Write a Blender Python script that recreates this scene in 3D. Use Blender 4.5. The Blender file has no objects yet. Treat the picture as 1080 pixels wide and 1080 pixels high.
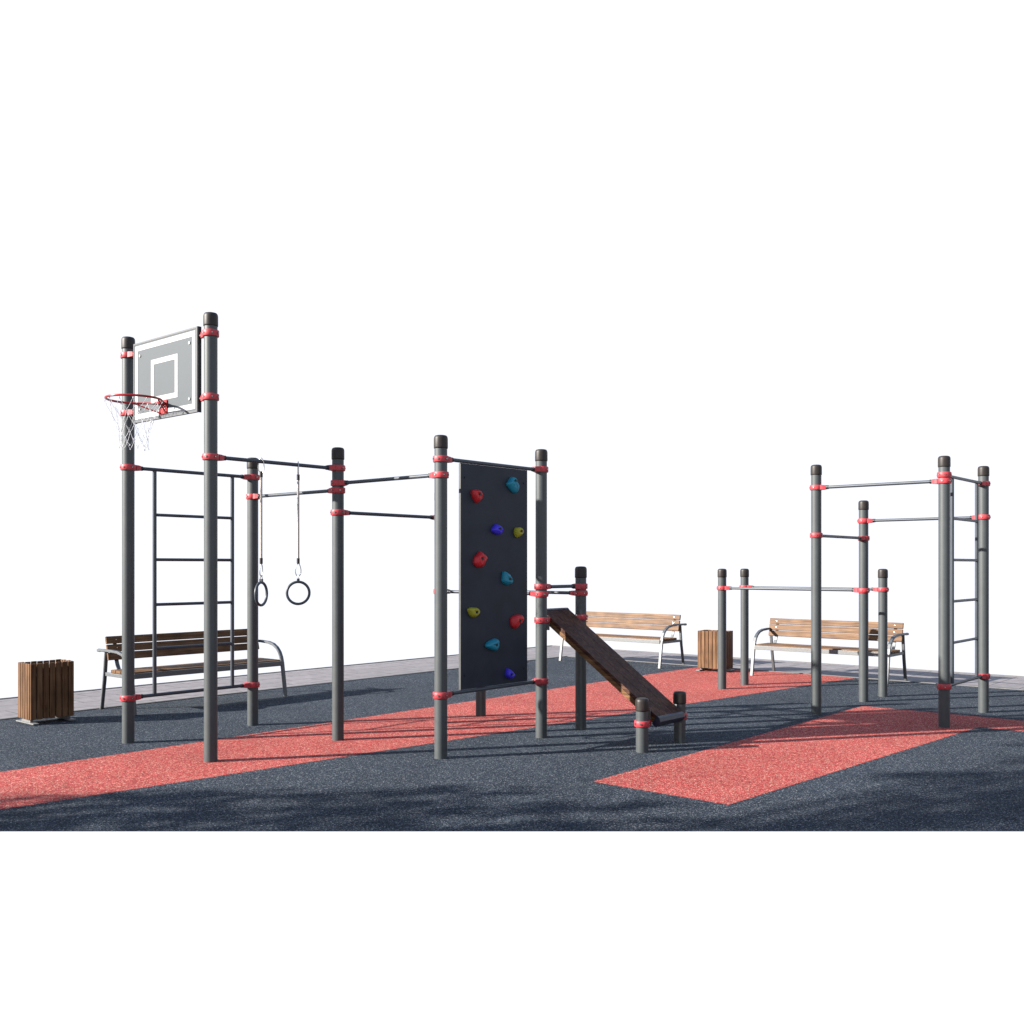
import bpy, math, random
from mathutils import Vector, Matrix
rnd = random.Random(7)
C = bpy.context.scene.collection
sc = bpy.context.scene
PI = math.pi

# ------------------------------------------------------------------ measures
TH = 0.8609                    # the playground grid is turned by this angle
ORG = (-0.594, 8.341, 0.0)     # base of the corner post, origin of the grid
S, DIP = 1.3317, 0.6173        # bay and narrow bay
ORG2 = (3.294, 10.819, 0.0)
VX, VY = math.cos(TH), math.sin(TH)
SUN_AZ, SUN_EL = math.radians(14.9), math.radians(23.3)
NEAR = 6.033                   # the surfacing stops here

def W(a, b, z=0.0):
    return (ORG[0] + a*VX - b*VY, ORG[1] + a*VY + b*VX, z)

# ------------------------------------------------------------------ materials
K = 0.665
def newmat(name):
    m = bpy.data.materials.new(name); m.use_nodes = True
    nt = m.node_tree; b = nt.nodes['Principled BSDF']
    return m, nt, b
def N(nt, t, **kw):
    n = nt.nodes.new(t)
    for k, v in kw.items():
        if k in n.inputs: n.inputs[k].default_value = v
        else: setattr(n, k, v)
    return n
def ramp(nt, stops, interp='LINEAR'):
    r = nt.nodes.new('ShaderNodeValToRGB'); r.color_ramp.interpolation = interp
    e = r.color_ramp.elements
    while len(e) < len(stops): e.new(0.5)
    for i, (p, c) in enumerate(stops):
        e[i].position = p; e[i].color = (*c, 1)
    return r
def bump(nt, b, src, strength, dist):
    bp = N(nt, 'ShaderNodeBump'); bp.inputs['Strength'].default_value = strength
    bp.inputs['Distance'].default_value = dist
    nt.links.new(src, bp.inputs['Height']); nt.links.new(bp.outputs[0], b.inputs['Normal'])

def plain(name, col, rough=0.5, metal=0.0, var=0.12, scale=12, bmp=0.0, bscale=300, spec=0.3, coat=0.0):
    m, nt, b = newmat(name)
    tc = N(nt, 'ShaderNodeTexCoord'); n = N(nt, 'ShaderNodeTexNoise')
    n.inputs['Scale'].default_value = scale; n.inputs['Detail'].default_value = 5
    nt.links.new(tc.outputs['Object'], n.inputs['Vector'])
    r = ramp(nt, [(0.3, tuple(K*c*(1-var) for c in col)), (0.7, tuple(K*min(1, c*(1+var)) for c in col))])
    nt.links.new(n.outputs[0], r.inputs[0]); nt.links.new(r.outputs[0], b.inputs['Base Color'])
    rr = N(nt, 'ShaderNodeMapRange'); rr.inputs['To Min'].default_value = rough*0.85; rr.inputs['To Max'].default_value = min(1, rough*1.15)
    nt.links.new(n.outputs[0], rr.inputs[0]); nt.links.new(rr.outputs[0], b.inputs['Roughness'])
    b.inputs['Metallic'].default_value = metal
    b.inputs['Specular IOR Level'].default_value = spec
    b.inputs['Coat Weight'].default_value = coat
    if bmp:
        n2 = N(nt, 'ShaderNodeTexNoise'); n2.inputs['Scale'].default_value = bscale; n2.inputs['Detail'].default_value = 2
        nt.links.new(tc.outputs['Object'], n2.inputs['Vector'])
        bump(nt, b, n2.outputs[0], bmp, 0.002)
    return m

def granules(name, stops, scale=150):
    """poured rubber: differently coloured crumbs, each its own colour"""
    m, nt, b = newmat(name)
    tc = N(nt, 'ShaderNodeTexCoord')
    v = N(nt, 'ShaderNodeTexVoronoi'); v.inputs['Scale'].default_value = scale
    nt.links.new(tc.outputs['Object'], v.inputs['Vector'])
    sep = N(nt, 'ShaderNodeSeparateColor'); nt.links.new(v.outputs['Color'], sep.inputs[0])
    r = ramp(nt, stops, 'CONSTANT')
    nt.links.new(sep.outputs[0], r.inputs[0])
    # clumps of crumbs a little larger
    v2 = N(nt, 'ShaderNodeTexVoronoi'); v2.inputs['Scale'].default_value = scale*0.42
    nt.links.new(tc.outputs['Object'], v2.inputs['Vector'])
    sep2 = N(nt, 'ShaderNodeSeparateColor'); nt.links.new(v2.outputs['Color'], sep2.inputs[0])
    mr = N(nt, 'ShaderNodeMapRange'); mr.inputs['To Min'].default_value = 0.68*K; mr.inputs['To Max'].default_value = 1.32*K
    nt.links.new(sep2.outputs[0], mr.inputs[0])
    # wear
    n = N(nt, 'ShaderNodeTexNoise'); n.inputs['Scale'].default_value = 0.9; n.inputs['Detail'].default_value = 8
    nt.links.new(tc.outputs['Object'], n.inputs['Vector'])
    mr2 = N(nt, 'ShaderNodeMapRange'); mr2.inputs['From Min'].default_value = .3; mr2.inputs['From Max'].default_value = .7
    mr2.inputs['To Min'].default_value = 0.86; mr2.inputs['To Max'].default_value = 1.14
    nt.links.new(n.outputs[0], mr2.inputs[0])
    mu = N(nt, 'ShaderNodeMath', operation='MULTIPLY'); nt.links.new(mr.outputs[0], mu.inputs[0]); nt.links.new(mr2.outputs[0], mu.inputs[1])
    mx = N(nt, 'ShaderNodeVectorMath', operation='SCALE')
    nt.links.new(r.outputs[0], mx.inputs[0]); nt.links.new(mu.outputs[0], mx.inputs['Scale'])
    nt.links.new(mx.outputs[0], b.inputs['Base Color'])
    b.inputs['Roughness'].default_value = 0.9
    b.inputs['Specular IOR Level'].default_value = 0.08
    bump(nt, b, v.outputs['Distance'], 0.6, 0.004)
    return m

def wood(name, c1, c2, c3, axis=0, rough=0.55):
    m, nt, b = newmat(name)
    tc = N(nt, 'ShaderNodeTexCoord'); mp = N(nt, 'ShaderNodeMapping')
    sc_ = [26, 26, 26]; sc_[axis] = 1.3
    mp.inputs['Scale'].default_value = sc_
    nt.links.new(tc.outputs['Object'], mp.inputs['Vector'])
    n = N(nt, 'ShaderNodeTexNoise'); n.inputs['Scale'].default_value = 1.6; n.inputs['Detail'].default_value = 8
    n.inputs['Distortion'].default_value = 1.2
    nt.links.new(mp.outputs[0], n.inputs['Vector'])
    r = ramp(nt, [(0.32, c1), (0.5, c2), (0.72, c3)])
    nt.links.new(n.outputs[0], r.inputs[0])
    n2 = N(nt, 'ShaderNodeTexNoise'); n2.inputs['Scale'].default_value = 5.5; n2.inputs['Detail'].default_value = 1
    nt.links.new(tc.outputs['Object'], n2.inputs['Vector'])
    mr = N(nt, 'ShaderNodeMapRange'); mr.inputs['From Min'].default_value = .3; mr.inputs['From Max'].default_value = .7
    mr.inputs['To Min'].default_value = 0.8*K; mr.inputs['To Max'].default_value = 1.2*K
    nt.links.new(n2.outputs[0], mr.inputs[0])
    mx = N(nt, 'ShaderNodeVectorMath', operation='SCALE')
    nt.links.new(r.outputs[0], mx.inputs[0]); nt.links.new(mr.outputs[0], mx.inputs['Scale'])
    nt.links.new(mx.outputs[0], b.inputs['Base Color'])
    b.inputs['Roughness'].default_value = rough
    b.inputs['Specular IOR Level'].default_value = 0.12
    bump(nt, b, n.outputs[0], 0.35, 0.003)
    return m

def paving(name):
    m, nt, b = newmat(name)
    tc = N(nt, 'ShaderNodeTexCoord')
    br = N(nt, 'ShaderNodeTexBrick')
    br.offset = 0.5
    br.inputs['Scale'].default_value = 1.0
    br.inputs['Brick Width'].default_value = 0.6; br.inputs['Row Height'].default_value = 0.4
    br.inputs['Mortar Size'].default_value = 0.010; br.inputs['Mortar Smooth'].default_value = 0.2
    br.inputs['Color1'].default_value = (0.160, 0.145, 0.150, 1)
    br.inputs['Color2'].default_value = (0.20, 0.18, 0.186, 1)
    br.inputs['Mortar'].default_value = (0.055, 0.048, 0.052, 1)
    nt.links.new(tc.outputs['Object'], br.inputs['Vector'])
    n = N(nt, 'ShaderNodeTexNoise'); n.inputs['Scale'].default_value = 9; n.inputs['Detail'].default_value = 9
    nt.links.new(tc.outputs['Object'], n.inputs['Vector'])
    mr = N(nt, 'ShaderNodeMapRange'); mr.inputs['From Min'].default_value = .25; mr.inputs['From Max'].default_value = .75
    mr.inputs['To Min'].default_value = 0.75*K; mr.inputs['To Max'].default_value = 1.25*K
    nt.links.new(n.outputs[0], mr.inputs[0])
    mx = N(nt, 'ShaderNodeVectorMath', operation='SCALE')
    nt.links.new(br.outputs['Color'], mx.inputs[0]); nt.links.new(mr.outputs[0], mx.inputs['Scale'])
    nt.links.new(mx.outputs[0], b.inputs['Base Color'])
    b.inputs['Roughness'].default_value = 0.8
    bump(nt, b, br.outputs['Fac'], -0.5, 0.004)
    return m

M = {}
M['paint'] = plain('grey_powder_coat', (0.054, 0.061, 0.063), 0.5, var=.07, scale=9, bmp=0.12, bscale=420)
M['bar'] = plain('dark_bar_paint', (0.045, 0.053, 0.064), 0.42, var=.08, scale=14, bmp=0.08, bscale=400)
M['cap'] = plain('dark_brown_plastic', (0.024, 0.019, 0.017), 0.48, var=.15, scale=20, bmp=0.15, spec=.22)
M['red'] = plain('red_clamp_plastic', (0.43, 0.040, 0.050), 0.5, var=.1, scale=25, bmp=0.1)
M['rimred'] = plain('red_rim_paint', (0.32, 0.010, 0.012), 0.3, var=.1, scale=30)
M['steel'] = plain('bright_steel', (0.55, 0.54, 0.52), 0.3, metal=1.0, var=.1, scale=40)
M['black'] = plain('black_socket', (0.012, 0.013, 0.015), 0.45, var=.2)
M['bench_metal'] = plain('bench_steel_paint', (0.042, 0.047, 0.052), 0.5, var=.2, scale=30, bmp=0.35, bscale=220, spec=0.8)
M['rail'] = plain('seat_rail_steel', (0.066, 0.068, 0.069), 0.5, var=.35, scale=60, bmp=0.4, bscale=120, spec=.9)
M['panel'] = plain('dark_film_faced_board', (0.020, 0.026, 0.038), 0.5, var=.22, scale=5, bmp=0.25, bscale=260, spec=.15)
M['panel_edge'] = plain('panel_edge', (0.055, 0.056, 0.055), 0.5, var=.15)
M['board_grey'] = plain('backboard_grey', (0.080, 0.090, 0.099), 0.6, var=.05, scale=6, bmp=0.1, spec=.15)
M['white'] = plain('white_line_paint', (0.34, 0.34, 0.35), 0.6, var=.04)
M['board_frame'] = plain('backboard_frame_grey', (0.075, 0.078, 0.082), 0.5, var=.1, scale=50)
M['net'] = plain('pale_net_cord', (0.62, 0.62, 0.64), 0.6, var=.15, scale=200)
M['cap_navy'] = plain('navy_end_cap', (0.020, 0.026, 0.045), 0.33, var=.15, scale=20)
M['liner'] = plain('bin_liner', (0.02, 0.02, 0.02), 0.6)
M['galv'] = plain('galvanised_foot', (0.17, 0.168, 0.165), 0.55, metal=0.0, var=.2, scale=30)
M['kerb'] = plain('kerb_stone', (0.125, 0.12, 0.12), 0.8, var=.2, scale=14, bmp=.4)
M['bark'] = plain('bark', (0.09, 0.065, 0.045), 0.9, var=.35, scale=8, bmp=.6, bscale=40)
M['leaf'] = plain('leaf_green', (0.055, 0.10, 0.03), 0.6, var=.35, scale=2)
M['grass'] = plain('lawn_green', (0.05, 0.085, 0.03), 0.9, var=.35, scale=6)
M['hold_red'] = plain('red_hold', (0.50, 0.016, 0.022), 0.45, var=.15, scale=30, bmp=.4, bscale=150)
M['hold_teal'] = plain('teal_hold', (0.010, 0.21, 0.31), 0.45, var=.15, scale=30, bmp=.4, bscale=150)
M['hold_blue'] = plain('blue_hold', (0.05, 0.032, 0.62), 0.45, var=.12, scale=30, bmp=.4, bscale=150)
M['hold_yellow'] = plain('yellow_hold', (0.33, 0.31, 0.02), 0.45, var=.15, scale=30, bmp=.4, bscale=150)
M['rubber'] = granules('charcoal_rubber', [(0, (.009, .014, .022)), (.30, (.020, .029, .042)), (.60, (.040, .052, .068)), (.82, (.084, .096, .112)), (.94, (.21, .21, .21))])
M['redrub'] = granules('red_rubber', [(0, (.23, .026, .027)), (.30, (.33, .046, .043)), (.60, (.40, .085, .072)), (.80, (.44, .19, .15)), (.93, (.50, .36, .28))])
M['wood'] = wood('bench_wood', (.074, .032, .013), (.132, .069, .032), (.178, .103, .053), 0)
M['woodz'] = wood('bin_wood', (.068, .029, .012), (.122, .061, .028), (.168, .093, .046), 2)
M['dwood'] = wood('dark_plank_wood', (.024, .008, .005), (.060, .024, .014), (.115, .055, .033), 1, .6)
M['sidewood'] = wood('plank_side_wood', (.07, .032, .012), (.13, .065, .026), (.19, .10, .045), 1, .5)
M['paving'] = paving('grey_paving')
def rope_mat():
    m, nt, b = newmat('twisted_rope')
    tc = N(nt, 'ShaderNodeTexCoord'); w = N(nt, 'ShaderNodeTexWave')
    w.bands_direction = 'DIAGONAL'; w.inputs['Scale'].default_value = 60
    nt.links.new(tc.outputs['Object'], w.inputs['Vector'])
    r = ramp(nt, [(0.2, (.11, .085, .075)), (0.5, (.42, .38, .34))])
    nt.links.new(w.outputs[0], r.inputs[0]); nt.links.new(r.outputs[0], b.inputs['Base Color'])
    b.inputs['Roughness'].default_value = .8
    bump(nt, b, w.outputs[0], .6, .004)
    return m
M['rope'] = rope_mat()

# ------------------------------------------------------------------ mesh helpers
class MB:
    def __init__(s): s.v, s.f, s.m, s.sm = [], [], [], []
    def add(s, vs, fs, mi=0, smooth=False):
        o = len(s.v); s.v += [tuple(p) for p in vs]
        for f in fs:
            s.f.append(tuple(i+o for i in f)); s.m.append(mi); s.sm.append(smooth)
    def box(s, c, d, rot=None, mi=0):
        vs = []
        for x in (-.5, .5):
            for y in (-.5, .5):
                for z in (-.5, .5):
                    p = Vector((x*d[0], y*d[1], z*d[2]))
                    if rot is not None: p = rot @ p
                    vs.append(p + Vector(c))
        s.add(vs, [(0,1,3,2), (4,6,7,5), (0,4,5,1), (2,3,7,6), (0,2,6,4), (1,5,7,3)], mi)
    def tube(s, pts, r, n=12, mi=0, caps=True, closed=False, flat=None, smooth=True):
        """sweep a circle (or rounded rectangle flat=(w,h,up)) along pts"""
        pts = [Vector(p) for p in pts]; k = len(pts); vs = []
        rs = r if isinstance(r, (list, tuple)) else [r]*k
        ref = None
        for i, p in enumerate(pts):
            if closed: t = pts[(i+1) % k] - pts[i-1]
            else: t = pts[min(i+1, k-1)] - pts[max(i-1, 0)]
            t.normalize()
            if flat is not None:
                a = Vector(flat[2]).normalized(); b = t.cross(a).normalized()
                w, h = flat[0]/2, flat[1]/2; c_ = min(w, h)*0.45
                prof = [(w, h-c_), (w-c_, h), (-w+c_, h), (-w, h-c_), (-w, -h+c_), (-w+c_, -h), (w-c_, -h), (w, -h+c_)]
                for (x, y) in prof: vs.append(p + a*x + b*y)
            else:
                if ref is None:
                    ref = Vector((0, 0, 1)) if abs(t.z) < .9 else Vector((1, 0, 0))
                a = (ref - t*ref.dot(t)).normalized(); ref = a; b = t.cross(a)
                for j in range(n):
                    an = 2*PI*j/n; vs.append(p + (a*math.cos(an) + b*math.sin(an))*rs[i])
        if flat is not None: n = 8
        fs = []
        for i in range(k if closed else k-1):
            i2 = (i+1) % k
            for j in range(n):
                fs.append((i*n+j, i*n+(j+1) % n, i2*n+(j+1) % n, i2*n+j))
        s.add(vs, fs, mi, smooth and flat is None)
        if caps and not closed:
            s.add(vs[:n], [tuple(range(n))[::-1]], mi); s.add(vs[-n:], [tuple(range(n))], mi)
    def lathe(s, prof, n=32, c=(0, 0, 0), mi=0, smooth=True):
        vs = []
        for (r, z) in prof:
            for j in range(n):
                an = 2*PI*j/n; vs.append((c[0]+r*math.cos(an), c[1]+r*math.sin(an), c[2]+z))
        fs = []
        for i in range(len(prof)-1):
            for j in range(n):
                fs.append((i*n+j, i*n+(j+1) % n, (i+1)*n+(j+1) % n, (i+1)*n+j))
        s.add(vs, fs, mi, smooth)
    def build(s, name, mats, parent=None, loc=(0, 0, 0), rotz=0.0, bevel=0.0, auto=False):
        me = bpy.data.meshes.new(name); me.from_pydata(s.v, [], s.f)
        if not isinstance(mats, (list, tuple)): mats = [mats]
        for m in mats: me.materials.append(m)
        me.polygons.foreach_set('material_index', s.m); me.polygons.foreach_set('use_smooth', s.sm)
        me.update()
        o = bpy.data.objects.new(name, me); C.objects.link(o)
        o.location = loc; o.rotation_euler = (0, 0, rotz)
        if parent: o.parent = parent
        if bevel:
            b = o.modifiers.new('bevel', 'BEVEL'); b.width = bevel; b.segments = 2; b.limit_method = 'ANGLE'
            b.angle_limit = math.radians(50)
        return o
def thing(name, label, cat, loc, rotz=0.0, group=None):
    o = bpy.data.objects.new(name, None); C.objects.link(o)
    o.empty_display_size = .2
    o.location = loc; o.rotation_euler = (0, 0, rotz); o['label'] = label; o['category'] = cat
    if group: o['group'] = group
    return o
def struct(name, mb, mat, **kw):
    o = mb.build(name, mat, None, **kw); o['kind'] = 'structure'; return o
def copy_tree(o, parent=None):
    c = o.copy(); C.objects.link(c)
    if parent: c.parent = parent
    for ch in list(o.children): copy_tree(ch, c)
    return c

# ------------------------------------------------------------------ the ground
def clip(poly, a, b, c):          # keep a*x+b*y <= c
    out = []
    for i, p in enumerate(poly):
        q = poly[(i+1) % len(poly)]
        dp, dq = a*p[0]+b*p[1]-c, a*q[0]+b*q[1]-c
        if dp <= 0: out.append(p)
        if (dp < 0 < dq) or (dq < 0 < dp):
            t = dp/(dp-dq); out.append((p[0]+t*(q[0]-p[0]), p[1]+t*(q[1]-p[1])))
    return out
def near_clip(poly):              # in grid coordinates: world Y >= NEAR
    return clip(poly, -VY, -VX, -(NEAR-ORG[1]))
def side_clip(poly):              # world X between -15 and 13
    poly = clip(poly, VX, -VY, 13-ORG[0]); return clip(poly, -VX, VY, 15+ORG[0])
def sheet(name, poly, z, mat):
    poly = side_clip(near_clip(poly)); m = MB()
    m.add([(x, y, z) for x, y in poly], [tuple(range(len(poly)))])
    return struct(name, m, mat, loc=ORG, rotz=TH)
EA, EB, PW = 8.15, 4.93, 1.62
sheet('rubber_floor', [(-30, -30), (EA, -30), (EA, EB), (-30, EB)], 0.0, M['rubber'])
sheet('floor_strip', [(-14, 2.08), (-14, 2.17), (EA-.002, 2.22), (EA-.002, -.29), (-14, 2.13)][1:], 0.0015, M['redrub'])
sheet('floor_strip', [(.08, -1.50), (.09, -2.62), (4.63, -2.93), (4.63, -30), (5.52, -30), (5.36, -1.47)], 0.0015, M['redrub'])
def path_piece(poly): sheet('path', poly, 0.0, M['paving'])
path_piece([(-30, EB+.055), (EA+.055+PW, EB+.055), (EA+.055+PW, EB+.055+PW), (-30, EB+.055+PW)])
path_piece([(EA+.055, -30), (EA+.055+PW, -30), (EA+.055+PW, EB+.051), (EA+.055, EB+.051)])
def kerb(x0, y0, x1, y1):
    poly = side_clip(near_clip([(x0, y0), (x1, y0), (x1, y1), (x0, y1)])); m = MB(); n = len(poly)
    m.add([(x, y, -.02) for x, y in poly] + [(x, y, .010) for x, y in poly],
          [tuple(range(n, 2*n))] + [(i, (i+1) % n, (i+1) % n+n, i+n) for i in range(n)])
    struct('kerb', m, M['kerb'], loc=ORG, rotz=TH, bevel=.006)
kerb(-30, EB, EA+.054, EB+.052); kerb(EA, -30, EA+.052, EB-.002)
kerb(-30, EB+.055+PW, EA+PW+.105, EB+.11+PW); kerb(EA+.055+PW, -30, EA+.105+PW, EB+.053+PW)

# ------------------------------------------------------------------ exercise frames
R = 0.054
def post_part(parent, a, b, h, clamps, rotz=0):
    """one post with its cap and clamps. clamps: list of (z, [directions of bars in degrees])"""
    m = MB(); m.tube([(0, 0, -.03), (0, 0, h-.02)], R, 32)
    p = m.build('post', M['paint'], parent, loc=(a, b, 0))
    c = MB()
    c.lathe([(R+.0005, -.112), (R+.0045, -.110), (R+.0055, -.100), (R+.005, -.03), (R+.002, -.014), (R-.006, -.004), (R-.02, 0), (0.0005, .002)], 32, (0, 0, h))
    c.build('cap', M['cap'], p)
    for z, dirs in clamps:
        k = MB(); hh = .0265; ro = R+.013
        k.lathe([(R+.001, -hh), (ro-.003, -hh), (ro, -hh+.004), (ro, hh-.004), (ro-.003, hh), (R+.001, hh)], 36, (0, 0, z))
        for d in dirs:
            an = math.radians(d); ux, uy = math.cos(an), math.sin(an); px, py = -uy, ux
            r0, r1, w0, w1 = R+.004, R+.062, .040, .021
            vs = []
            for (r, w, h2) in ((r0, w0, hh-.001), (R+.03, w0*.86, hh-.002), (r1, w1, .021)):
                for sx, sz in ((-1, -1), (1, -1), (1, 1), (-1, 1)):
                    vs.append((ux*r+px*w*sx, uy*r+py*w*sx, z+h2*sz))
            fs = [(8, 9, 10, 11)]
            for i in range(2):
                for j in range(4): fs.append((i*4+j, i*4+(j+1) % 4, i*4+4+(j+1) % 4, i*4+4+j))
            k.add(vs, fs)
            # clamp ears with bolts on the far side of the collar and beside the lug
            for off in (180-24, 180+24, 90, -90):
                aa = an + math.radians(off); cx, cy = math.cos(aa), math.sin(aa)
                q = Vector((cx, cy, 0)); o0 = q*(ro-.004) + Vector((0, 0, z))
                k.tube([o0, o0+q*.0065], .0115, 10)
                k.tube([o0+q*.0063, o0+q*.0072], .0085, 8, mi=1)
                k.tube([o0+q*.007, o0+q*.0095], .0052, 6, mi=2)
        k.build('clamp', [M['red'], M['black'], M['steel']], p, bevel=.0025)
    return p
def bar_part(parent, p0, p1, z, r=.0165, trim=.062, name='bar'):
    p0, p1 = Vector((*p0, z)), Vector((*p1, z)); d = (p1-p0).normalized()
    m = MB(); a, b = p0+d*(R+trim), p1-d*(R+trim)
    m.tube([a-d*.01, b+d*.01], r, 16)
    for q, s_ in ((a, 1), (b, -1)):
        m.tube([q-d*s_*.004, q+d*s_*.022], r+.0045, 14, mi=1)
    return m.build(name, [M['bar'], M['black']], parent)

# first, larger frame; local x runs along the bays towards the far bench
F1 = thing('exercise_frame', 'larger grey workout frame with basketball backboard, wall ladder and black climbing panel', 'workout frame', ORG, TH)
ge = {'C': (0, 0), 'D': (S, 0), 'E': (0, S), 'A': (-S, S), 'B': (-S, 2*S), 'F': (0, 2*S), 'G': (S+DIP, 0), 'K': (S, S), 'H': (S+DIP, S)}
X_, Y_ = 0, 90          # directions
post_part(F1, *ge['A'], 3.68, [(3.51, [90]), (2.988, [90]), (2.497, [0])])
post_part(F1, *ge['B'], 3.68, [(3.51, [-90]), (2.988, [-90]), (2.497, [0]), (.408, [0])])
post_part(F1, *ge['F'], 2.695, [(2.497, [180]), (2.303, [-90]), (.408, [180])])
post_part(F1, *ge['E'], 2.695, [(2.505, [180]), (2.366, [-90]), (2.300, [90]), (2.097, [0])])
post_part(F1, *ge['C'], 2.695, [(2.495, [0]), (2.363, [90]), (.527, [0])])
post_part(F1, *ge['D'], 2.695, [(2.505, [180]), (1.411, [0]), (1.343, [90]), (1.098, [0]), (.528, [180])])
post_part(F1, *ge['G'], 1.60, [(1.406, [180]), (1.338, [90]), (1.10, [180])])
post_part(F1, *ge['K'], 2.38, [(2.10, [180]), (1.345, [-90])])
post_part(F1, *ge['H'], 1.60, [(1.338, [-90])])
bar_part(F1, ge['A'], ge['E'], 2.50)
bar_part(F1, ge['F'], ge['E'], 2.302)
bar_part(F1, ge['E'], ge['C'], 2.365)
bar_part(F1, ge['E'], ge['K'], 2.098)
bar_part(F1, ge['K'], ge['D'], 1.344)
bar_part(F1, ge['H'], ge['G'], 1.338)
bar_part(F1, ge['D'], ge['G'], 1.408)
# ladder between two posts
def ladder(parent, a0, b, top, bot, rungs, c, half=.417):
    """top rail is the part itself; stiles, rungs and lower rail are its pieces"""
    l = bar_part(parent, (a0, b), (a0+S, b), top, name='ladder')
    lo = bar_part(parent, (a0, b), (a0+S, b), bot); lo.name = 'lower_rail'; lo.parent = l
    for s_ in (-1, 1):
        m = MB(); m.tube([(c+s_*half, b, bot+.012), (c+s_*half, b, top-.012)], .0185, 14); m.build('stile', M['bar'], l)
    for z in rungs:
        m = MB(); m.tube([(c-half+.012, b, z), (c+half-.012, b, z)], .0145, 12); m.build('rung', M['bar'], l)
ladder(F1, -S, 2*S, 2.497, .408, (2.078, 1.663, 1.246, .838), -.656)
# climbing panel
PM = MB()
PA0, PA1, PZ0, PZ1 = .232, 1.118, .548, 2.482
def panel_mesh():
    m = MB()
    m.box(((PA0+PA1)/2, .004, (PZ0+PZ1)/2), (PA1-PA0, .024, PZ1-PZ0))
    m.m = [1 if i in (0, 1) else 0 for i in range(6)]
    # carriage bolts
    for a in (PA0+.05, PA1-.05):
        for z in (PZ0+.12, PZ1-.12): m.tube([(a, -.0115, z), (a, -.016, z)], .008, 10, mi=0)
    return m
panel = panel_mesh().build('climbing_panel', [M['panel'], M['panel_edge']], F1, bevel=.0015)
tb = bar_part(F1, ge['C'], ge['D'], 2.500); tb.name = 'upper_rail'; tb.parent = panel
lb = bar_part(F1, ge['C'], ge['D'], .528); lb.name = 'lower_rail'; lb.parent = panel
holds = [
 ('hold_teal', .866, 2.335, 1, (645, 340), [(630,245),(665,255),(685,300),(712,350),(712,400),(690,432),(650,425),(610,380),(575,335),(605,300)], (655,290)),
 ('hold_red', .392, 2.207, 1, (242, 465), [(190,400),(225,390),(270,395),(298,450),(298,490),(262,525),(240,542),(215,510),(190,450)], (255,440)),
 ('hold_blue', .655, 1.925, 1, (482, 845), [(470,780),(500,790),(540,840),(535,885),(500,905),(465,895),(420,855),(440,820)], (500,835)),
 ('hold_yellow', .952, 1.908, 1, (728, 882), [(700,825),(750,820),(778,860),(765,900),(710,950),(685,900),(685,850)], (738,868)),
 ('hold_red', .438, 1.661, 0, (183, 135), [(180,72),(232,122),(212,150),(205,185),(165,192),(138,165),(142,120),(165,100)], (185,130)),
 ('hold_teal', .795, 1.493, 0, (376, 275), [(350,222),(378,235),(390,255),(412,290),(405,315),(370,325),(340,300),(345,245)], (382,280)),
 ('hold_yellow', .348, 1.205, 0, (136, 512), [(98,488),(120,478),(160,480),(173,505),(165,535),(138,552),(112,530)], (148,510)),
 ('hold_red', .932, 1.099, 0, (446, 578), [(400,550),(430,528),(475,525),(495,555),(470,590),(440,600),(435,632),(405,610)], (455,570)),
 ('hold_teal', .586, .906, 0, (262, 745), [(215,748),(240,715),(285,698),(305,705),(303,770),(290,790),(255,775)], (285,742)),
 ('hold_blue', .827, .637, 0, (390, 946), [(370,905),(395,915),(422,955),(410,985),(380,980),(362,955)], (388,950)),
]
for mat, a, z, big, c0, poly, bolt in holds:
    kx, kz = (.00116, .00077) if big else (.00185, .00123)
    base = [((x-c0[0])*kx*1.0, -(y-c0[1])*kz*1.0) for x, y in poly][::-1]
    base = [q for i, p in enumerate(base) for q in (p, ((p[0]+base[(i+1) % len(base)][0])/2, (p[1]+base[(i+1) % len(base)][1])/2))]
    bx, bz = (bolt[0]-c0[0])*kx, -(bolt[1]-c0[1])*kz
    m = MB(); n = len(base); vs = []; Fy = -.0078; a += .026; bx -= .012
    for (k_, dy) in ((1.02, 0), (1.02, -.003), (1.06, -.018), (.80, -.046), (.40, -.056), (.36, -.052)):
        for i, (x, zz) in enumerate(base):
            j = 1 + .13*math.sin(i*1.15+k_*9)
            vs.append((a + bx*(1-k_) + x*k_, Fy + dy*j, z + bz*(1-k_) + zz*k_))
    fs = []
    for l in range(5):
        for i in range(n): fs.append((l*n+i, l*n+(i+1) % n, (l+1)*n+(i+1) % n, (l+1)*n+i))
    ci = len(vs); vs.append((a+bx, Fy-.046, z+bz))
    for i in range(n): fs.append((5*n+i, 5*n+(i+1) % n, ci))
    m.add(vs, fs, 0, True)
    o = m.build('climbing_hold', [M[mat]], panel)
    o['label'] = {'hold_teal': 'teal', 'hold_red': 'red', 'hold_blue': 'violet blue', 'hold_yellow': 'yellow'}[mat] + ' climbing hold'
    sub = o.modifiers.new('sub', 'SUBSURF'); sub.levels = sub.render_levels = 1
    k = MB(); k.tube([(a+bx, Fy-.045, z+bz), (a+bx, Fy-.0545, z+bz)], .012, 14); k.tube([(a+bx, Fy-.0543, z+bz), (a+bx, Fy-.0565, z+bz)], .006, 6)
    # the bolt head shares the hold's mesh
    off = len(o.data.vertices)
    o2 = k.build('hold_bolt', M['black'], panel); o2.name = 'bolt'

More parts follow.
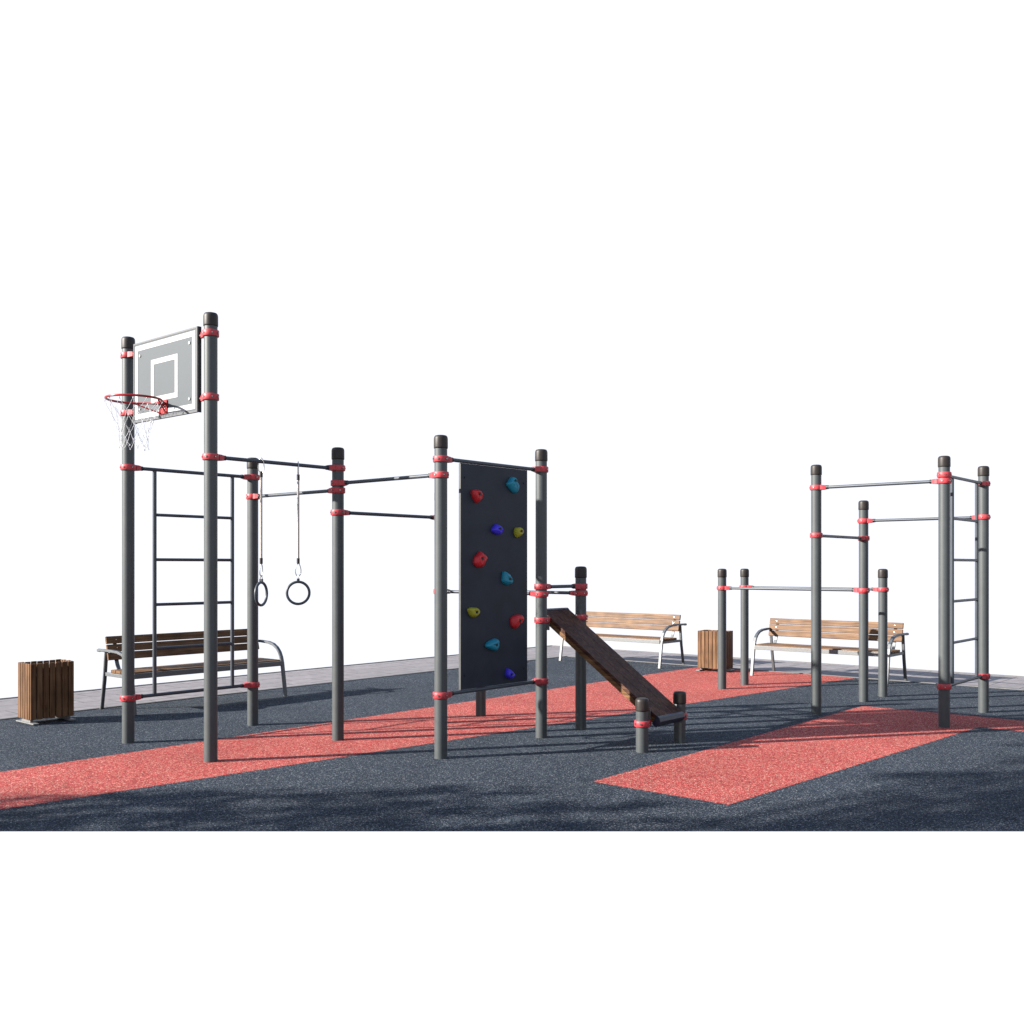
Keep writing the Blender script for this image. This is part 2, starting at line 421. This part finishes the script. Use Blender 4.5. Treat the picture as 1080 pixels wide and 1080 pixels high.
# backboard with hoop
bc, bw, bz0, bz1, fa = 2*S-.666, 1.03, 2.880, 3.588, -S-.030
bb = MB()
th = .022
bb.box((fa+th/2, bc, (bz0+bz1)/2), (th, bw, bz1-bz0))
def strip(y0, y1, z0, z1, mi, t=.0025): bb.box((fa-t/2+.0003, (y0+y1)/2, (z0+z1)/2), (t, y1-y0, z1-z0), mi=mi)
Y0, Y1 = bc-bw/2, bc+bw/2
mg, lw = .028, .046
def rect(y0, y1, z0, z1, w, mi, t=.0025):
    strip(y0, y1, z1-w, z1, mi, t); strip(y0, y1, z0, z0+w, mi, t); strip(y0, y0+w, z0+w, z1-w, mi, t); strip(y1-w, y1, z0+w, z1-w, mi, t)
rect(Y0+mg, Y1-mg, bz0+mg, bz1-mg, lw, 1)
rect(bc-.215, bc+.215, 3.035, 3.405, lw*.95, 1)
rect(Y0, Y1, bz0, bz1, .014, 2, .003)
for y in (Y0+.115, Y1-.115):
    for z in (bz0+.12, bz1-.12): bb.tube([(fa, y, z), (fa-.007, y, z)], .013, 12, mi=3)
board = bb.build('backboard', [M['board_grey'], M['white'], M['board_frame'], M['steel']], F1)
for y in (Y0, Y1):
    m = MB(); m.box((fa+.018, y+(-.003 if y == Y0 else .003), (bz0+bz1)/2), (.034, .006, bz1-bz0+.004)); m.build('edge_channel', M['black'], board)
for z in (3.51, 2.988):
    b_ = bar_part(F1, ge['A'], ge['B'], z, r=.016); b_.name = 'cross_bar'; b_.parent = board
rc, rz, rr = -S-.309, 3.005, .222
rim = MB()
rim.tube([(rc+rr*math.cos(t*2*PI/48), bc+rr*math.sin(t*2*PI/48), rz) for t in range(48)], .0095, 10, closed=True)
rim.box((fa-.006, bc, rz-.035), (.010, .115, .115))
rim.box(((fa+rc+rr)/2, bc, rz-.004), (abs(fa-(rc+rr))+.01, .095, .012))
for s_ in (-1, 1):
    rim.tube([(rc+rr*math.cos(1.05*s_), bc+rr*math.sin(1.05*s_), rz-.004), (fa-.014, bc+s_*.042, rz-.082)], .006, 8)
    rim.tube([(rc+rr*math.cos(.42*s_), bc+rr*math.sin(.42*s_), rz), (fa-.014, bc+s_*.05, rz-.006)], .0085, 8)
rim.build('hoop', M['rimred'], board)
# chain net: strands crossing each other and hanging straight at the foot
net = MB(); NS = 12
def npt(k, lev):
    rad = [rr-.002, .188, .152, .126, .116, .114][lev]; dz = [-.012, -.10, -.19, -.27, -.345, -.405][lev]
    an = (k + .5*(lev % 2))*2*PI/NS
    w = 0.008*math.sin(k*4.1+lev*2.7)
    return Vector((rc+(rad+w)*math.cos(an), bc+(rad+w)*math.sin(an), rz+dz+.01*math.sin(k*2.3+lev)))
for k in range(NS):
    for lev in range(5):
        for dk in ((0, 1) if lev % 2 else (0, -1)):
            p, q = npt(k, lev), npt(k+dk if lev % 2 else k+dk, lev+1)
            mid = (p+q)/2 - Vector((0, 0, .008)); net.tube([p, mid, q], .0017, 5)
    net.tube([npt(k, 0)+Vector((0, 0, .004)), npt(k, 0)+Vector((0, 0, -.012))], .005, 6)
    for lev in (2, 3, 4, 5): 
        p = npt(k, lev); net.tube([p-Vector((0, 0, .006)), p+Vector((0, 0, .006))], .0045, 6)
net.build('net', M['net'], board)

# sloping plank between the frame and two short posts
IB = thing('incline_bench', 'sloping dark wooden sit-up plank between the large frame and two short grey posts', 'incline bench', W(S+DIP/2, 0), TH)
def sl(b, z): return (b, z)
b0, z0, b1, z1 = .105, 1.208, -1.245, .272        # upper and lower end of the top face
L_ = math.hypot(b1-b0, z1-z0); dv = Vector((0, (b1-b0)/L_, (z1-z0)/L_)); nv = Vector((0, -dv.z, dv.y)) * -1
if nv.z < 0: nv = -nv
P0 = Vector((0, b0, z0))
HW, TK = .205, .074
def slab(m, s0, s1, x0, x1, t0, t1, mi=0):
    vs = [P0 + dv*s + nv*t + Vector((x, 0, 0)) for s in (s0, s1) for x in (x0, x1) for t in (t0, t1)]
    m.add(vs, [(0,1,3,2), (4,6,7,5), (0,4,5,1), (2,3,7,6), (0,2,6,4), (1,5,7,3)], mi)
m = MB(); w = (2*HW-.003)/3
for i in range(3): slab(m, .05, L_-.05, -HW+i*(w+.0015), -HW+i*(w+.0015)+w, -.032, 0)
m.build('plank', M['dwood'], IB, bevel=.003)
for s_ in (-1, 1):
    m = MB(); x0 = s_*(HW-.001) - (.0 if s_ < 0 else .03)
    slab(m, .05, L_-.05, x0, x0+.03, -TK, -.0335)
    m.build('side_rail', M['sidewood'], IB, bevel=.002)
def end_cap(sgn, s_at):
    m = MB(); prof = [(0, .003), (.026, .003), (.052, -.016), (.056, -.03), (.048, -TK-.004), (0, -TK-.004)]
    vs = [P0 + dv*(s_at+sgn*p) + nv*t + Vector((x, 0, 0)) for x in (-HW-.004, HW+.004) for p, t in prof]; n = len(prof)
    m.add(vs, [tuple(range(n)), tuple(range(n, 2*n))] + [(i, (i+1) % n, (i+1) % n+n, i+n) for i in range(n)])
    m.build('end_cap', M['cap_navy'], IB, bevel=.004)
end_cap(-1, .05); end_cap(1, L_-.05)
for s_ in (-1, 1):
    q = post_part(IB, s_*DIP/2, -1.119, .465, [(.245, [0 if s_ < 0 else 180])])
    for bb_, zz in ((-1.119, .262), (0.0, 1.10)):
        m = MB(); x = s_*(HW+.012)
        m.box((x, bb_, zz+(.03 if zz < 1 else -.035)), (.006, .05, .13)); m.tube([(x-s_*.01, bb_, zz), (s_*(DIP/2-R-.05), bb_, zz)], .014, 10); m.build('bracket', M['galv'], IB, bevel=.001)

# second frame
F2 = thing('exercise_frame', 'smaller grey workout frame on the right with stepped pull-up bars and no backboard', 'workout frame', ORG2, TH)
LB = 1.870
g2 = {'1': (0, 0), '2': (0, -S), '3': (S, -S), '4': (S, 0), '5': (S+DIP, 0), '6': (S, LB), '7': (S+DIP, LB)}
g2['6'] = (S, LB); 
post_part(F2, *g2['1'], 2.70, [(2.452, [-90]), (1.936, [0])])
post_part(F2, *g2['2'], 2.70, [(2.512, [0]), (2.450, [90]), (.405, [0])])
post_part(F2, *g2['3'], 2.70, [(2.505, [180]), (2.140, [90]), (.400, [180])])
post_part(F2, *g2['4'], 2.38, [(2.138, [-90]), (1.932, [180]), (1.315, [90])])
post_part(F2, *g2['5'], 1.57, [(1.315, [90])])
post_part(F2, *g2['6'], 1.57, [(1.318, [-90])])
post_part(F2, *g2['7'], 1.57, [(1.320, [-90])])
bar_part(F2, g2['1'], g2['2'], 2.451)
bar_part(F2, g2['1'], g2['4'], 1.934)
bar_part(F2, g2['4'], g2['3'], 2.139)
bar_part(F2, g2['4'], g2['6'], 1.317)
bar_part(F2, g2['5'], g2['7'], 1.318)
ladder(F2, 0, -S, 2.508, .402, (2.087, 1.666, 1.245, .824), S/2)

# hanging rings
def ring_thing(a, label, yaw):
    t = thing('hanging_ring', label, 'gym ring', W(a, S, 1.24), TH+yaw, 'gym rings hanging from the bar')
    zb = -1.24
    m = MB(); m.tube([(0.098*math.cos(k*2*PI/40), 0, .125+.098*math.sin(k*2*PI/40)) for k in range(40)], .0118, 12, closed=True)
    m.box((0, 0, .238), (.022, .026, .03)); m.build('ring', M['bar'], t)
    def carab(name, z0, z1, w, yaw2=0):
        c = MB(); zc, h = (z0+z1)/2+zb, (z1-z0)/2
        pts = []
        for k in range(24):
            an = k*2*PI/24; x = w*math.cos(an)*(1-.25*math.sin(an)); pts.append((x*math.cos(yaw2), x*math.sin(yaw2), zc+h*math.sin(an)))
        c.tube(pts, .0042, 8, closed=True); c.build(name, M['steel'], t)
    carab('carabiner', 1.515, 1.628, .024); carab('link', 1.478, 1.522, .010, PI/2)
    carab('carabiner', 2.405, 2.530, .027, PI/2-yaw*0)
    m = MB(); m.tube([(0, 0, 1.655+zb), (0, 0, 2.38+zb)], .0105, 10); m.build('rope', M['rope'], t)
    for z in (1.622, 2.365):
        m = MB(); m.tube([(0, 0, z+zb), (0, 0, z+.05+zb)], .0135, 12); m.build('ferrule', M['cap'], t, bevel=.002)
ring_thing(-.84, 'gym ring on a rope nearer the tall backboard post, turned almost edge-on', math.radians(26))
ring_thing(-.45, 'gym ring on a rope nearer the middle post, turned face-on', math.radians(-30))

# ------------------------------------------------------------------ benches
def make_bench(label):
    t = thing('park_bench', label, 'bench', (0, 0, 0), 0, 'benches round the exercise area')
    m = MB(); n = 4; dw = .45/n
    for i in range(n): m.box((0, .075+dw*(i+.5), .437), (1.965, dw-.010, .034))
    m.build('seat', M['wood'], t, bevel=.004)
    m = MB(); bh = .087
    lean = Matrix.Rotation(math.radians(-13), 3, 'X')
    for i in range(3):
        f = (i+.5)/3; z = .552+.27*f; y = .560+.062*f
        m.box((0, y, z), (1.985, .030, bh-.0045), lean)
        if i > 0:
            for x in (-.88, .88): m.tube([lean @ Vector((0, -.0135, 0)) + Vector((x, y, z)), lean @ Vector((0, -.019, 0)) + Vector((x, y, z))], .0045, 10, mi=1)
    m.build('backrest', [M['wood'], M['steel']], t, bevel=.004)
    m = MB(); m.box((0, .050, .412), (1.93, .030, .058)); m.box((0, .545, .405), (1.93, .03, .03)); m.build('seat_rail', M['rail'], t, bevel=.003)
    for s_ in (-1, 1):
        x = s_*.985; ax = (1, 0, 0)
        fl = (.050, .030, ax)
        m = MB(); m.tube([(x, 0, 0), (x, .035, .22), (x, .068, .42)], .02, flat=fl); m.build('leg', M['bench_metal'], t)
        m = MB(); m.tube([(x, .068, .418), (x, .088, .485), (x, .120, .545), (x, .170, .595), (x, .245, .635), (x, .34, .655), (x, .5, .663), (x, .70, .66), (x, .785, .657)], .02, flat=fl); 
        m.tube([(x, .755, .657), (x, .79, .657)], .019, 12)
        m.build('armrest', M['bench_metal'], t)
        m = MB(); m.tube([(x, .72, 0), (x, .655, .33), (x, .615, .645)], .018, flat=(.042, .03, ax)); m.build('leg', M['bench_metal'], t)
        m = MB(); m.box((x-s_*.004, .34, .40), (.034, .545, .038)); m.build('seat_bearer', M['bench_metal'], t, bevel=.003)
        m = MB(); xb = s_*.88; m.tube([(xb, .50, .40), (xb, .565, .50), (xb, .590, .56), (xb, .643, .80)], .012, flat=(.045, .012, ax)); m.build('back_support', M['bench_metal'], t)
    return t
bench = make_bench('wooden bench behind the wall ladder of the large frame, its backrest in shade')
bench.location = W(.545, 4.185); bench.rotation_euler.z = TH
for a, b, lab in ((7.45, 3.555, 'sunlit wooden bench seen behind the sloping plank'), (7.45, .005, 'sunlit wooden bench behind the parallel bars of the smaller frame')):
    c = copy_tree(bench); c.location = W(a, b); c.rotation_euler.z = TH-PI/2; c['label'] = lab

# ------------------------------------------------------------------ bins
def make_bin(label):
    t = thing('litter_bin', label, 'litter bin', (0, 0, 0), 0, 'wooden slatted litter bins')
    w, d, zb, zt = .45, .30, .052, .618
    for (n, L0, rot, off) in ((7, w, 0, (0, 0)), (7, w, 0, (0, d-.02)), (5, d-.044, 1, (0, 0)), (5, d-.044, 1, (w-.02, 0))):
        m = MB(); p = L0/n
        for i in range(n):
            dz = rnd.uniform(-.003, .003)
            if not rot: m.box((off[0]+p*(i+.5), off[1]+.01, (zb+zt)/2+dz), (p-.009, .020, zt-zb))
            else: m.box((off[0]+.01, .022+p*(i+.5), (zb+zt)/2+dz), (.020, p-.009, zt-zb))
        m.build('slat_side', M['woodz'], t, bevel=.003)
    m = MB(); x0, x1, y0, y1 = .026, w-.026, .026, d-.026; za, zc = .06, .575
    m.add([(x0,y0,za),(x1,y0,za),(x1,y1,za),(x0,y1,za),(x0,y0,zc),(x1,y0,zc),(x1,y1,zc),(x0,y1,zc)],
          [(0,1,2,3),(0,1,5,4),(1,2,6,5),(2,3,7,6),(3,0,4,7)])
    m.build('liner', M['liner'], t)
    m = MB()
    for z in (.13, .50):
        for (c, s_) in (((w/2, .0225, z), (w-.05, .004, .03)), ((w/2, d-.0225, z), (w-.05, .004, .03)), ((.0225, d/2, z), (.004, d-.05, .03)), ((w-.0225, d/2, z), (.004, d-.05, .03))): m.box(c, s_)
    m.build('hoop_strap', M['galv'], t)
    for x in (.035, w-.035):
        m = MB(); m.box((x, d/2, .014), (.06, d+.10, .012)); m.box((x, d/2, .038), (.03, d-.10, .036)); m.build('foot', M['galv'], t, bevel=.002)
    return t
bin1 = make_bin('slatted wooden litter bin at the left end of the path, its front in shade')
bin1.location = W(-1.475, 4.334); bin1.rotation_euler.z = TH
bin2 = copy_tree(bin1); bin2['label'] = 'sunlit slatted wooden litter bin standing between the two sunlit benches'
bin2.location = W(7.526, 1.939); bin2.rotation_euler.z = TH-PI/2

# ------------------------------------------------------------------ trees left of the view that shade the floor
def make_tree(name, label, base, lean, clumps, tr, nleaf=260):
    t = thing(name, label, 'tree', base, 0)
    m = MB(); top = Vector(lean)
    m.tube([(0, 0, -.1), top*.35+Vector((.05, .04, 0)), top*.7, top], [tr*1.25, tr, tr*.8, tr*.5], 10)
    for (c, r) in clumps:
        c = Vector(c); s_ = top*(.62+.35*rnd.random()); mid = (s_+c)/2+Vector((0, 0, .15))
        m.tube([s_, mid, c], [tr*.42, tr*.28, .012], 7)
    m.build('trunk', M['bark'], t)
    l = MB()
    for (c, r) in clumps:
        for i in range(int(nleaf*r[0]*r[1]*r[2]*1.5)+30):
            d = Vector((rnd.gauss(0, 1), rnd.gauss(0, 1), rnd.gauss(0, 1))).normalized()*(rnd.random()**.45)
            p = Vector(c)+Vector((d.x*r[0], d.y*r[1], d.z*r[2]))
            q = Matrix.Rotation(rnd.uniform(0, 2*PI), 3, 'Z') @ Matrix.Rotation(rnd.uniform(-1.2, 1.2), 3, 'X')
            s_ = rnd.uniform(.06, .12)
            l.add([p+q@Vector((-s_, 0, 0)), p+q@Vector((0, -s_*.5, 0)), p+q@Vector((s_, 0, .02)), p+q@Vector((0, s_*.5, 0))], [(0, 1, 2, 3)])
    l.build('crown', M['leaf'], t)
SD = Vector((math.cos(SUN_AZ), math.sin(SUN_AZ), 0)); SP = Vector((-SD.y, SD.x, 0)); TE = math.tan(SUN_EL)
def clump_for(base, q, s_sh, r):
    """a clump over the line q (distance across the light) whose shade falls s_sh metres along the light"""
    B = Vector(base); sb = B.dot(SD); c = SP*q + SD*sb
    return (Vector((c.x-B.x, c.y-B.y, (s_sh-sb)*TE)), r)
T1 = (-11.2, 1.45, -.06)
cl = [clump_for(T1, q, s, r) for q, s, r in (
  (7.05, -1.6, (.9, .40, .42)), (6.75, -.4, (.9, .36, .40)), (6.55, .9, (.9, .30, .34)), (6.35, 2.1, (.8, .20, .30)), (6.2, -.6, (.9, .32, .5)), (7.60, -2.6, (.8, .25, .28)), (7.55, -1.6, (.9, .14, .2)), (7.2, -.2, (.9, .30, .3)), (7.0, 1.2, (.9, .22, .3)),
  (6.0, 1.0, (.9, .30, .4)), (5.7, 2.2, (.8, .25, .35)),
  (5.45, 4.2, (.9, .36, .5)), (5.75, 5.3, (.9, .38, .5)), (6.25, 6.3, (.9, .30, .40)), (6.75, 7.1, (.8, .24, .36)), (5.5, 6.8, (.9, .5, .6)), (5.1, 3.2, (.8, .3, .4)), (6.1, 7.6, (.9, .4, .5)), (5.9, 6.0, (.9, .3, .35)), (6.5, 5.4, (.9, .18, .25)), (7.3, 7.6, (.9, .18, .22)), (5.2, 5.6, (.9, .45, .5)),
  (7.0, 8.4, (.8, .30, .3)), (4.9, 8, (.9, .6, .8)), (4.2, 3.0, (.9, .6, .9)), (4.0, 6.0, (.9, .6, .9)))]
make_tree('broadleaf_tree', 'broad leafy tree on the lawn to the left, shading the near floor', T1, (.3, .1, 5.2), cl, .13, 520)
m = MB(); m.add([(-24, -3, -.06), (-9.5, -3, -.06), (-9.5, 16, -.06), (-24, 16, -.06)], [(0, 1, 2, 3)])
struct('lawn', m, M['grass'])

# ------------------------------------------------------------------ light
EXPO = 2.0
world = bpy.data.worlds.new('World'); sc.world = world; world.use_nodes = True
nt = world.node_tree; bg = nt.nodes['Background']; out = nt.nodes['World Output']
sky = nt.nodes.new('ShaderNodeTexSky'); sky.sky_type = 'NISHITA'; sky.sun_disc = False
sky.sun_elevation = SUN_EL; sky.sun_rotation = math.atan2(-SD.x, -SD.y) % (2*PI)
nt.links.new(sky.outputs[0], bg.inputs[0]); bg.inputs['Strength'].default_value = 0.11
bg2 = nt.nodes.new('ShaderNodeBackground'); bg2.inputs[0].default_value = (1, 1.03, 1.12, 1); bg2.inputs[1].default_value = 1.02/(2**EXPO)
bg3 = nt.nodes.new('ShaderNodeBackground'); bg3.inputs[0].default_value = (.05, .055, .065, 1); bg3.inputs[1].default_value = 1  # unseen dark lower world, added below the white band to cut fill light
tc = nt.nodes.new('ShaderNodeTexCoord'); sp = nt.nodes.new('ShaderNodeSeparateXYZ'); nt.links.new(tc.outputs['Generated'], sp.inputs[0])
def band(lo, hi):
    mr = nt.nodes.new('ShaderNodeMapRange'); mr.interpolation_type = 'SMOOTHSTEP'
    mr.inputs['From Min'].default_value = lo; mr.inputs['From Max'].default_value = hi
    nt.links.new(sp.outputs[2], mr.inputs[0]); return mr
up, dn = band(.493, .56), band(-.56, -.44)
mx = nt.nodes.new('ShaderNodeMixShader'); nt.links.new(up.outputs[0], mx.inputs[0])
nt.links.new(bg2.outputs[0], mx.inputs[1]); nt.links.new(bg.outputs[0], mx.inputs[2])
mx2 = nt.nodes.new('ShaderNodeMixShader'); nt.links.new(dn.outputs[0], mx2.inputs[0])
nt.links.new(bg3.outputs[0], mx2.inputs[1]); nt.links.new(mx.outputs[0], mx2.inputs[2]); nt.links.new(mx2.outputs[0], out.inputs[0])
sl_ = bpy.data.lights.new('sun', 'SUN'); sl_.energy = 5.0; sl_.angle = math.radians(.5); sl_.color = (1.0, .95, .88)
so = bpy.data.objects.new('sun', sl_); C.objects.link(so); so.location = (-8, -2, 6)
dirv = Vector((SD.x*math.cos(SUN_EL), SD.y*math.cos(SUN_EL), -math.sin(SUN_EL)))
so.rotation_euler = dirv.to_track_quat('-Z', 'Y').to_euler()

# ------------------------------------------------------------------ camera
cd = bpy.data.cameras.new('camera'); cam = bpy.data.objects.new('camera', cd); C.objects.link(cam)
cam.location = (0, 0, 1.6); cam.rotation_euler = (PI/2, 0, 0)
cd.sensor_width = 36; cd.lens = 1053.9/1080*36; cd.shift_y = (597.4-540)/1080; cd.clip_end = 500
sc.camera = cam
sc.view_settings.view_transform = 'Standard'; sc.view_settings.look = 'None'
sc.view_settings.exposure = EXPO; sc.view_settings.gamma = 1
sc.render.engine = 'CYCLES'
